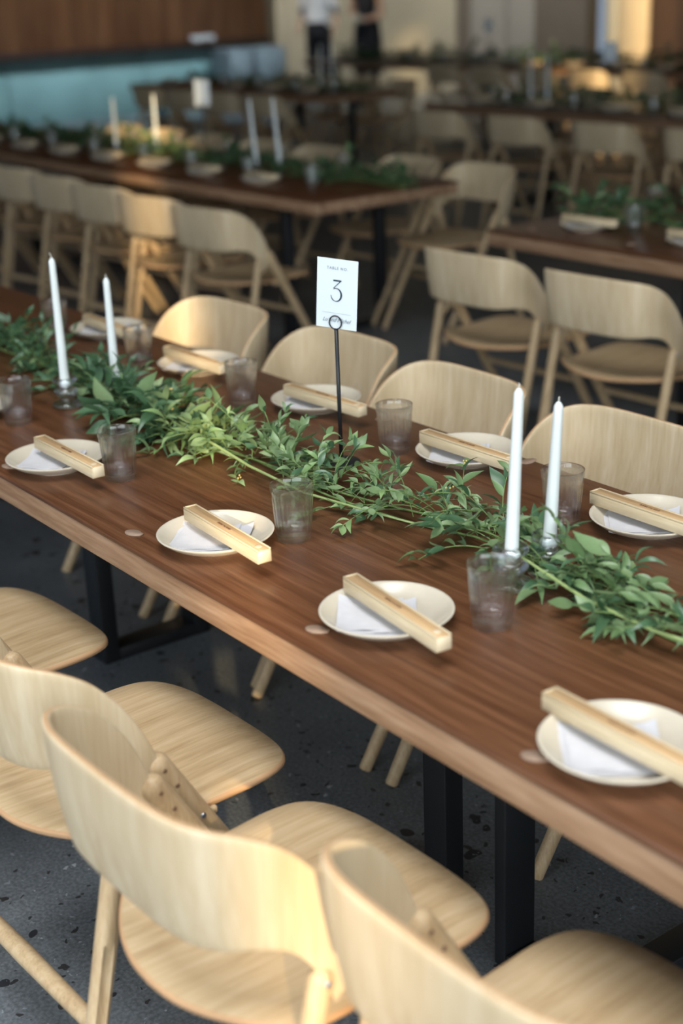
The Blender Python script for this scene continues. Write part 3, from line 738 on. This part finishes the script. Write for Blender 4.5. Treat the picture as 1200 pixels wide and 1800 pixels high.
for (x, y, zt, l) in ((-7.84, 4.16, 1.075, 'sunlit white taper candle, left of the pair on the second-row table'), (-7.60, 4.30, 1.09, 'sunlit white taper candle, right of the pair on the second-row table'),
                      (-6.39, 4.20, 1.118, 'leaning pale taper candle, left of the pair near the second-row table end'), (-6.29, 4.28, 1.122, 'leaning pale taper candle, right of the pair near the second-row table end'),
                      (-8.08, 7.8, 1.113, 'thin candle, left of the pair on the third-row table at right'), (-7.9, 7.8, 1.104, 'thin candle, right of the pair on the third-row table at right'),
                      (-10.83, 7.86, 1.136, 'far candle, left of the pair below the man in a white shirt'), (-10.75, 7.93, 1.127, 'far candle, right of the pair below the man in a white shirt')):
    ti = (0, -.12) if 'leaning' in l else (0, 0)
    candle_pair(x, y, zt, l, 'glass holder of '+l.replace('white ', '').replace('sunlit ', '').replace('leaning pale ', ''), 0, ti)

# ------------------------------------------------------------------ chairs
GC = 'oak folding chairs'
def ch(x, yb, rz, label): chair(x, yb, rz, label, GC)
# near side of the foreground table: local +Y faces the table
for (x, y, rz, l) in ((-2.56, .935, .05, 'pale oak folding chair cut by the left edge, its seat under the table leg'),
                      (-1.955, .950, .04, 'pale oak folding chair at lower left, second from the left on the near side'),
                      (-1.425, .930, .03, 'pale oak folding chair at the bottom centre, with curved back lit at its right wing'),
                      (-.922, 1.022, .02, 'pale oak folding chair at the lower right, its back nearest the camera')):
    ch(x, y, rz, l)
for (x, y, rz, l) in ((-3.575, 1.975, PI+.03, 'oak folding chair on the far side, its inner back lit by low sun'),
                      (-2.995, 1.985, PI, 'oak folding chair on the far side behind the number card'),
                      (-2.49, 1.955, PI-.02, 'oak folding chair on the far side behind the far glass and plate'),
                      (-1.95, 1.955, PI, 'oak folding chair on the far side at the right edge behind the candles'),
                      ):
    ch(x, y, rz, l)
for i, x in enumerate((-5.40, -5.94, -6.475, -7.01, -7.54, -8.08, -8.62, -9.2)):
    ch(x, (3.47, 3.49, 3.52, 3.55, 3.57, 3.58, 3.6, 3.6)[i], .12, f'oak folding chair, {ORD[i]} from the right on the near side of left second-row table')
for i, x in enumerate((-5.40, -5.96, -6.78, -7.36, -7.94, -8.52, -9.1)):
    ch(x, 4.68, PI+.02, f'oak folding chair, {ORD[i]} from the right on the far side of left second-row table')
for i, x in enumerate((-3.72, -3.12, -2.50)):
    ch(x, 3.52, .05, f'oak folding chair, {ORD[i]} from the left on the near side of right second-row table')
for i, x in enumerate((-7.98, -7.2, -6.4, -5.65, -5.0)):
    ch(x, 6.98, .1, f'oak folding chair, {ORD[i]} from the left on the near side of right third-row table')
for i, x in enumerate((-8.3, -7.6, -6.9, -6.2, -5.5)):
    ch(x, 8.45, PI, f'oak folding chair, {ORD[i]} from the left on the far side of right third-row table')
for i, x in enumerate((-10.55, -11.2, -11.85, -12.5)):
    ch(x, 7.22, .1, f'oak folding chair, {ORD[i]} from the right on the near side of left third-row table')
for i, x in enumerate((-10.7, -11.3, -11.9, -12.5)):
    ch(x, 8.45, PI, f'oak folding chair, {ORD[i]} from the right on the far side of left third-row table')
for i, x in enumerate((-9.3, -10.0, -10.7, -11.4, -12.1)):
    ch(x, 10.58, .05, f'oak folding chair, {ORD[i]} from the right before the farthest table')

# ------------------------------------------------------------------ garlands
def leaf_mesh(w_, curl, fold, n=6, mats=None, twist=0):
    """leaf along +X, length 1, half-width w_"""
    v = []; f = []
    for i in range(n+1):
        t = i/n; hw = w_*(math.sin(PI*min(1, t**.72))**1.05)*(1-.15*t) if 0 < i < n else 0
        z = curl*math.sin(t*PI*.75)-curl*.9*t*t
        tw = twist*t
        for s in (-1, 0, 1):
            yy = s*hw; zz = z+abs(s)*fold*hw
            v.append((t, yy*math.cos(tw)-0*zz, zz+yy*math.sin(tw)))
    for i in range(n):
        for s in (0, 1):
            a = i*3+s; f.append((a, a+3, a+4, a+1))
    return v, f
LEAFS = [leaf_mesh(.17, .12, .35, 6, twist=.3), leaf_mesh(.14, .24, .25, 6, twist=-.5), leaf_mesh(.21, .05, .45, 6, twist=.1), leaf_mesh(.10, .30, .2, 6, twist=.9), leaf_mesh(.25, -.12, .25, 6, twist=-.2)]
def spine_y(pts, x):
    for (xa, ya), (xb, yb) in zip(pts, pts[1:]):
        if min(xa, xb) <= x <= max(xa, xb): return ya+(yb-ya)*(x-xa)/(xb-xa)
    return pts[-1][1] if abs(x-pts[-1][0]) < abs(x-pts[0][0]) else pts[0][1]
def grow(rnd, pts, x0, x1, step, zoff, size, hmax, avoid=()):
    """returns twigs (poly-lines) and leaves (position, direction, normal, length, kind)"""
    twigs = []; leaves = []
    x = x0
    while x < x1:
        x += step*rnd.uniform(.6, 1.4)
        sz, spread, up, kind = size(x)
        y = spine_y(pts, x)+rnd.gauss(0, .018); z = TZ+.012+abs(rnd.gauss(0, .012))
        az = rnd.choice([0, PI])+rnd.gauss(0, .75) if rnd.random() < .6 else rnd.uniform(0, 2*PI)
        el = rnd.uniform(.05, .95)*up; L = spread*rnd.uniform(.55, 1.25)
        d = Vector((math.cos(az)*math.cos(el), math.sin(az)*math.cos(el)*.8, math.sin(el)))
        p = Vector((x, y, z)); tw = [p.copy()]; n = max(3, int(L/.017))
        bend = Vector((rnd.gauss(0, .12), rnd.gauss(0, .12), -rnd.uniform(.05, .32)))
        for i in range(n):
            d = (d+bend*(.6)).normalized(); p = p+d*(L/n)
            if p.z < TZ+.006: p.z = TZ+.006; d.z = abs(d.z)*.2
            tw.append(p.copy())
            side = d.cross(Vector((0, 0, 1)))
            if side.length < .1: side = Vector((1, 0, 0))
            side.normalize()
            if i > 0 or n < 4:
                for s in ((1, -1) if rnd.random() < .35 else (rnd.choice((1, -1)),)):
                    ld = (d*rnd.uniform(.35, 1.0)+side*s*rnd.uniform(.4, 1.0)+Vector((0, 0, rnd.uniform(-.45, .55)))).normalized()
                    ll = sz*(rnd.uniform(.65, 1.2) if rnd.random() < .82 else rnd.uniform(1.2, 1.6)); q = p
                    if q.z+ld.z*ll < TZ+.004: ld.z = (TZ+.006-q.z)/ll; ld.normalize()
                    if any((q.x+ld.x*ll-ax)**2+(q.y+ld.y*ll-ay)**2 < ar*ar for ax, ay, ar in avoid) and q.z < TZ+.1: continue
                    nr = (Vector((0, 0, 1))+Vector((rnd.gauss(0, .5), rnd.gauss(0, .5), 0)))
                    leaves.append((q.copy(), ld, nr, ll, kind(rnd)))
        ld = d.copy()
        leaves.append((p.copy(), ld, Vector((rnd.gauss(0, .4), rnd.gauss(0, .4), 1)), sz*rnd.uniform(.7, 1.2), kind(rnd)))
        twigs.append(tw)
    return twigs, leaves
def leaf_matrix(q, ld, nr, ll):
    x = ld.normalized(); y = nr.cross(x)
    if y.length < .05: y = Vector((0, 1, 0)).cross(x)
    y.normalize(); z = x.cross(y)
    return Matrix(((x.x*ll, y.x*ll, z.x*ll, q.x), (x.y*ll, y.y*ll, z.y*ll, q.y), (x.z*ll, y.z*ll, z.z*ll, q.z), (0, 0, 0, 1)))
LM = [m_leafd, m_leafm, m_leafl]
leafmeshes = {}
for si, (v, f) in enumerate(LEAFS):
    for mi in range(3): leafmeshes[(si, mi)] = me('leaf', v, f, LM[mi])
glass_av = [(-3.003, 1.292, .042), (-2.486, 1.278, .042), (-1.972, 1.348, .042), (-1.471, 1.366, .042), (-3.258, 1.757, .042), (-2.764, 1.756, .042), (-2.236, 1.793, .042), (-1.704, 1.75, .042),
            (-3.05, 1.425, .045), (-3.025, 1.56, .03), (-1.553, 1.486, .04), (-1.545, 1.585, .035), (-2.254, 1.648, .012)]
SP = [(-7.2, 1.53), (-3.67, 1.56), (-3.27, 1.56), (-2.90, 1.50), (-2.63, 1.49), (-2.41, 1.52), (-2.12, 1.50), (-1.93, 1.545), (-1.77, 1.57), (-1.62, 1.54), (-1.476, 1.525), (-1.357, 1.52), (-1.25, 1.53), (.6, 1.53)]
def kA(r): return 0 if r.random() < .85 else 1
def kB(r): return 0 if r.random() < .8 else 1
def kC(r): return r.choice((1, 1, 2, 2))
def kD(r): return r.choice((1, 1, 1, 0, 2))
def kE(r): return r.choice((1, 1, 1, 0))
def size_main(x):
    if x < -3.05: return (.038, .10, 1.0, kA)
    if x < -2.62: return (.062, .105, 1.0, kB)
    if x < -2.42: return (.046, .10, 1.05, kC)
    if x < -1.70: return (.034, .115, 1.15, kD)
    return (.044, .10, .9, kE)
def garland(pts, x0, x1, step, size, label, seed, individual=0, camdist=True, xr=(-9, 9)):
    rnd = random.Random(seed)
    cx = (x0+x1)/2; cy = spine_y(pts, cx)
    t = thing('leaf_garland', label, 'garland', (cx, cy, TZ), 0, 'green leaf garlands')
    tw, lv = grow(rnd, pts, x0, x1, step, 0, size, .15, glass_av if individual else ())
    off = Vector((cx, cy, TZ))
    k = MB()
    for q in range(2):
        P = []; n = max(8, int((x1-x0)/.08))
        for i in range(n+1):
            x = x0+(x1-x0)*i/n; P.append(Vector((x, spine_y(pts, x)+.018*math.sin(x*7+q*2.2)+(q-.5)*.02, TZ+.012+.008*math.sin(x*11+q)))-off)
        k.tube(P, .0022, 6)
    for p in tw: k.tube([a-off for a in p], .0010, 4)
    ob('stems', k.mesh('stems', m_stem), t)
    if individual:
        b = MB()
        P = [(-2.60, 1.455, .80), (-2.45, 1.452, .792), (-2.28, 1.440, .782), (-2.10, 1.445, .772), (-1.95, 1.48, .768), (-1.83, 1.51, .765)]
        b.tube([Vector(p)-off for p in P], [.0036, .0034, .003, .0026, .0022, .0018], 8)
        P = [(-1.62, 1.50, .80), (-1.50, 1.475, .795), (-1.38, 1.46, .785), (-1.26, 1.47, .775), (-1.1, 1.5, .77)]
        b.tube([Vector(p)-off for p in P], [.002, .0026, .003, .003, .003], 8)
        ob('thick_stem', b.mesh('thick_stem', m_steml), t, label='pale green thicker stem')
        bu = MB()
        for i in range(26):
            a = rnd.choice(lv); p = a[0]
            if not -2.75 < p.x < -1.5: continue
            for j in range(3):
                c = p-off+Vector((rnd.gauss(0, .004), rnd.gauss(0, .004), .006+rnd.random()*.006)); bu.lathe([(.0001, -.002), (.0016, -.001), (.002, .0004), (.0012, .0018), (.0001, .002)], 6, None, 0, tuple(c))
        ob('buds', bu.mesh('buds', m_bud), t, kind='stuff')
        # the leaves that show largest become parts
        def score(a):
            d = a[0]-Vector((0, 0, CAMZ)); dep = d.dot(fw); px = 600+2508.9*d.dot(rr)/dep; py = 900-2508.9*d.dot(uu)/dep
            if not (-10 < px < 1210 and 0 < py < 1800): return -1
            return a[3]/dep*(1+3*(a[0].z-TZ))
        lv.sort(key=score, reverse=True)
        for a in lv[:individual]:
            q, ld, nr, ll, kd = a
            si = rnd.randrange(5); o = bpy.data.objects.new('leaf', leafmeshes[(si, kd)]); COL.objects.link(o); o.parent = t
            Mx = leaf_matrix(q-off, ld, nr, ll); lo = min((Mx @ Vector(p)).z for p in LEAFS[si][0]); Mx = Matrix.Translation((0, 0, max(0, .0015-lo))) @ Mx; o.matrix_local = Mx
        lv = lv[individual:]
    mb = MB()
    simple = leaf_mesh(.2, .12, .3, 3)
    for (q, ld, nr, ll, kd) in lv:
        v, f = LEAFS[rnd.randrange(5)] if individual else simple
        Mx = leaf_matrix(q-off, ld, nr, ll); vv = [Mx @ Vector(p) for p in v]; lo = min(p.z for p in vv); up_ = Vector((0, 0, max(0, .0015-lo))); mb.add([p+up_ for p in vv], f, kd)
    ob('foliage', mb.mesh('foliage', LM), t, kind='stuff')
garland(SP, -5.2, -.55, .0085, size_main, 'fresh green leaf garland along the middle of the foreground table', 11, individual=300)
def size_far(x): return (.055, .13, 1.1, lambda r: r.choice((0, 0, 1)))
garland([(-12, 4.28), (-5.2, 4.30)], -11.5, -5.28, .020, size_far, 'green garland along the second-row table left of the aisle', 21)
garland([(-4.3, 4.22), (-3.6, 4.36), (0, 4.32)], -4.17, -1.5, .013, size_far, 'green garland along the second-row table at the right edge', 22)
garland([(-16, 7.9), (-10.2, 7.9)], -13.3, -10.3, .028, size_far, 'green garland on the third-row table left of the aisle', 23)
garland([(-8.8, 7.9), (-3, 7.9)], -8.7, -4.5, .026, size_far, 'green garland on the third-row table right of the aisle', 24)
def size_vf(x): return (.075, .20, 1.2, lambda r: 0)
garland([(-15.2, 11.25), (-8.8, 11.25)], -15, -9, .035, size_vf, 'bushy dark garland on the farthest table', 25)

# ------------------------------------------------------------------ two standing people
def skin_body(name, joints, edges, mat, levels=1):
    m = bpy.data.meshes.new(name); m.from_pydata([j[0] for j in joints], edges, []); m.materials.append(mat)
    o = bpy.data.objects.new(name, m); COL.objects.link(o)
    o.modifiers.new('s', 'SKIN'); 
    sv = m.skin_vertices[0].data
    for i, j in enumerate(joints): sv[i].radius = j[1] if hasattr(j[1], '__len__') else (j[1], j[1]); sv[i].use_root = (i == 0)
    sb = o.modifiers.new('b', 'SUBSURF'); sb.levels = levels; sb.render_levels = levels
    bpy.context.view_layer.update()
    m2 = bpy.data.meshes.new_from_object(o.evaluated_get(bpy.context.evaluated_depsgraph_get())); bpy.data.objects.remove(o)
    m2.name = name; m2.materials.clear(); m2.materials.append(mat); m2.shade_smooth(); return m2
m_skin = plain('skin', (.45, .27, .19), .5); m_shirt = plain('white_shirt', (.70, .70, .73), .8); m_blk = plain('black_cloth', (.006, .007, .012), .8)
m_hair = plain('dark_hair', (.03, .02, .015), .6); m_blouse = plain('black_blouse', (.010, .010, .014), .8); m_pad = plain('pale_napkins_held', (.42, .40, .34), .8)
def fingers(J, E, wrist, hand, sgn, dirv):
    pass
def person(loc, rz, label, female):
    t = thing('person', label, 'person', loc, rz); t.scale = (1.06, 1.06, 1.06)
    hw = .15 if female else .16
    J = [((0, 0, .98), (.135, .095)), ((0, 0, 1.15), (.135 if not female else .115, .095)), ((0, 0, 1.34), (.165 if not female else .14, .105)), ((0, .0, 1.46), (.10, .075)), ((0, .01, 1.52), (.056, .056)), ((0, .025, 1.59), (.075, .088)), ((0, .02, 1.68), (.100, .118)), ((0, .0, 1.77), (.070, .085))]
    E = [(0, 1), (1, 2), (2, 3), (3, 4), (4, 5), (5, 6), (6, 7)]
    for s in (-1, 1):
        b = len(J)
        J += [((s*.09, 0, .86), (.085, .09)), ((s*.10, .01, .50), (.055, .06)), ((s*.10, -.02, .10), (.038, .042)), ((s*.105, .0, .045), (.04, .035)), ((s*.115, .13, .03), (.04, .022))]
        E += [(0, b), (b, b+1), (b+1, b+2), (b+2, b+3), (b+3, b+4)]
        b = len(J)
        if female: el, wr, hd = (s*.24, -.01, 1.12), (s*.09, .19, 1.08), (s*.04, .235, 1.09)
        else: el, wr, hd = (s*.245, -.05, 1.16), (s*.275, .03, .98), (s*.270, .06, .93)
        J += [((s*.175, 0, 1.42), .055), (el, .040), (wr, .027), (hd, (.034, .018))]
        E += [(3, b), (b, b+1), (b+1, b+2), (b+2, b+3)]
        h = b+3; H = Vector(hd); D = (H-Vector(wr)).normalized()
        for q in range(4):
            o1 = H+D*.035+Vector((0, 0, (q-1.5)*.020)); o2 = o1+D*.026+Vector((-s*.01, .0, -.003)); c = len(J)
            J += [(tuple(o1), .0095), (tuple(o2), .008)]; E += [(h, c), (c, c+1)]
        c = len(J); o1 = H+Vector((0, -.01, .032)); J += [(tuple(o1), .010), (tuple(o1+D*.028), .009)]; E += [(h, c), (c, c+1)]
    ob('body', skin_body('body', J, E, m_skin), t)
    # clothing shells
    if female:
        k = MB(); k.lathe([(.20, .42), (.195, .6), (.185, .8), (.175, .95), (.150, 1.06), (.13, 1.11), (.0001, 1.11)], 28, lambda a, z: .03*math.sin(6*a)*(1.1-z))
        ob('skirt', k.mesh('skirt', m_blk), t)
        J2 = [((0, 0, 1.06), (.145, .118)), ((0, 0, 1.18), (.140, .118)), ((0, 0, 1.34), (.170, .125)), ((0, 0, 1.45), (.13, .09))]; E2 = [(0, 1), (1, 2), (2, 3)]
        for s in (-1, 1):
            b = len(J2); J2 += [((s*.17, 0, 1.43), .064)]; E2 += [(3, b)]
        ob('top', skin_body('top', J2, E2, m_blouse), t)
        ob('held_napkins', boxmesh('held_napkins', (-.09, .20, 1.06), (.09, .30, 1.13), m_pad, .01, 2), t)
    else:
        k = MB(); k.lathe([(.172, .955), (.180, 1.0), (.172, 1.10), (.172, 1.22), (.196, 1.33), (.206, 1.42), (.185, 1.465), (.120, 1.50), (.066, 1.52)], 28)
        k.v = [(x, y*.72, z) for x, y, z in k.v]
        for s in (-1, 1): k.tube([(s*.15, 0, 1.425), (s*.19, -.005, 1.40), (s*.225, -.03, 1.27), (s*.247, -.05, 1.16)], [.05, .066, .058, .055], 14)
        ob('shirt', k.mesh('shirt', m_shirt), t)
        k = MB(); k.lathe([(.04, .78), (.16, .80), (.186, .88), (.184, .96), (.176, 1.03), (.176, 1.055)], 28)
        k.v = [(x, y*.74, z) for x, y, z in k.v]
        for s in (-1, 1): k.tube([(s*.088, 0, .90), (s*.092, 0, .80), (s*.10, .01, .50), (s*.103, -.01, .07)], [.085, .092, .070, .058], 16)
        ob('trousers', k.mesh('trousers', m_blk), t)
    # head details
    k = MB(); k.lathe([(.0001, .098), (.05, .088), (.082, .050), (.094, .0), (.090, -.05), (.072, -.10), (.05, -.13)], 20, None, 0, (0, -.028, 1.735)); ob('hair', k.mesh('hair', m_hair), t)
    k = MB(); k.tube([(0, .112, 1.70), (0, .135, 1.655), (0, .118, 1.645)], [.009, .014, .010], 8); ob('nose', k.mesh('nose', m_skin), t)
    k = MB(); k.tube([(-.022, .113, 1.612), (0, .121, 1.610), (.022, .113, 1.612)], [.004, .007, .004], 8); ob('mouth', k.mesh('mouth', plain('lips', (.36, .13, .11), .5)), t)
    for s in (-1, 1):
        k = MB(); k.lathe([(.0001, -.03), (.014, -.018), (.017, .0), (.013, .02), (.0001, .03)], 10, None, 0, (s*.094, .02, 1.67)); ob('ear', k.mesh('ear', m_skin), t)
        k = MB(); k.tube([(s*.105, -.06, .045), (s*.108, .03, .05), (s*.115, .12, .038), (s*.118, .17, .030)], [.044, .050, .046, .028], 12); ob('shoe', k.mesh('shoe', m_blk), t)
    for s in (-1, 1):
        k = MB(); k.lathe([(.0001, -.011), (.009, -.006), (.011, 0), (.009, .006), (.0001, .011)], 10, None, 0, (s*.034, .102, 1.685)); ob('eye', k.mesh('eye', m_blk), t)
    return t
person((-17.38, 12.6, 0), PI+.5, 'person in a white shirt and black trousers standing behind the tables', False)
person((-16.24, 12.6, 0), PI+.3, 'person in black top and black skirt holding something pale at the waist', True)
# low grey cabinets by the end of the panelled wall
def cabinet(x, y, w_, h, label):
    t = thing('cabinet', label, 'cabinet', (x, y, 0), 0); mt = plain('grey_cabinet', (.24, .29, .33), .5)
    ob('body', boxmesh('body', (-.25, -w_/2, .03), (.25, w_/2, h), mt, .01, 2), t)
    ob('door', boxmesh('door', (.25, -w_/2+.02, .06), (.265, w_/2-.02, h-.04), mt, .004, 1), t)
cabinet(-17.87, 11.42, .36, .81, 'low grey-blue cabinet against the panelled wall, left of two')
cabinet(-17.87, 11.93, .5, .81, 'low grey-blue cabinet against the panelled wall, right of two')
ob('folded_cloth', boxmesh('folded_cloth', (-.028, -.19, 0), (.028, .19, .07), m_napkin, .012, 2), None, (XW+.131, 11.15, .931), label='pale folded cloth lying on the dark ledge of the panelled wall', category='cloth')
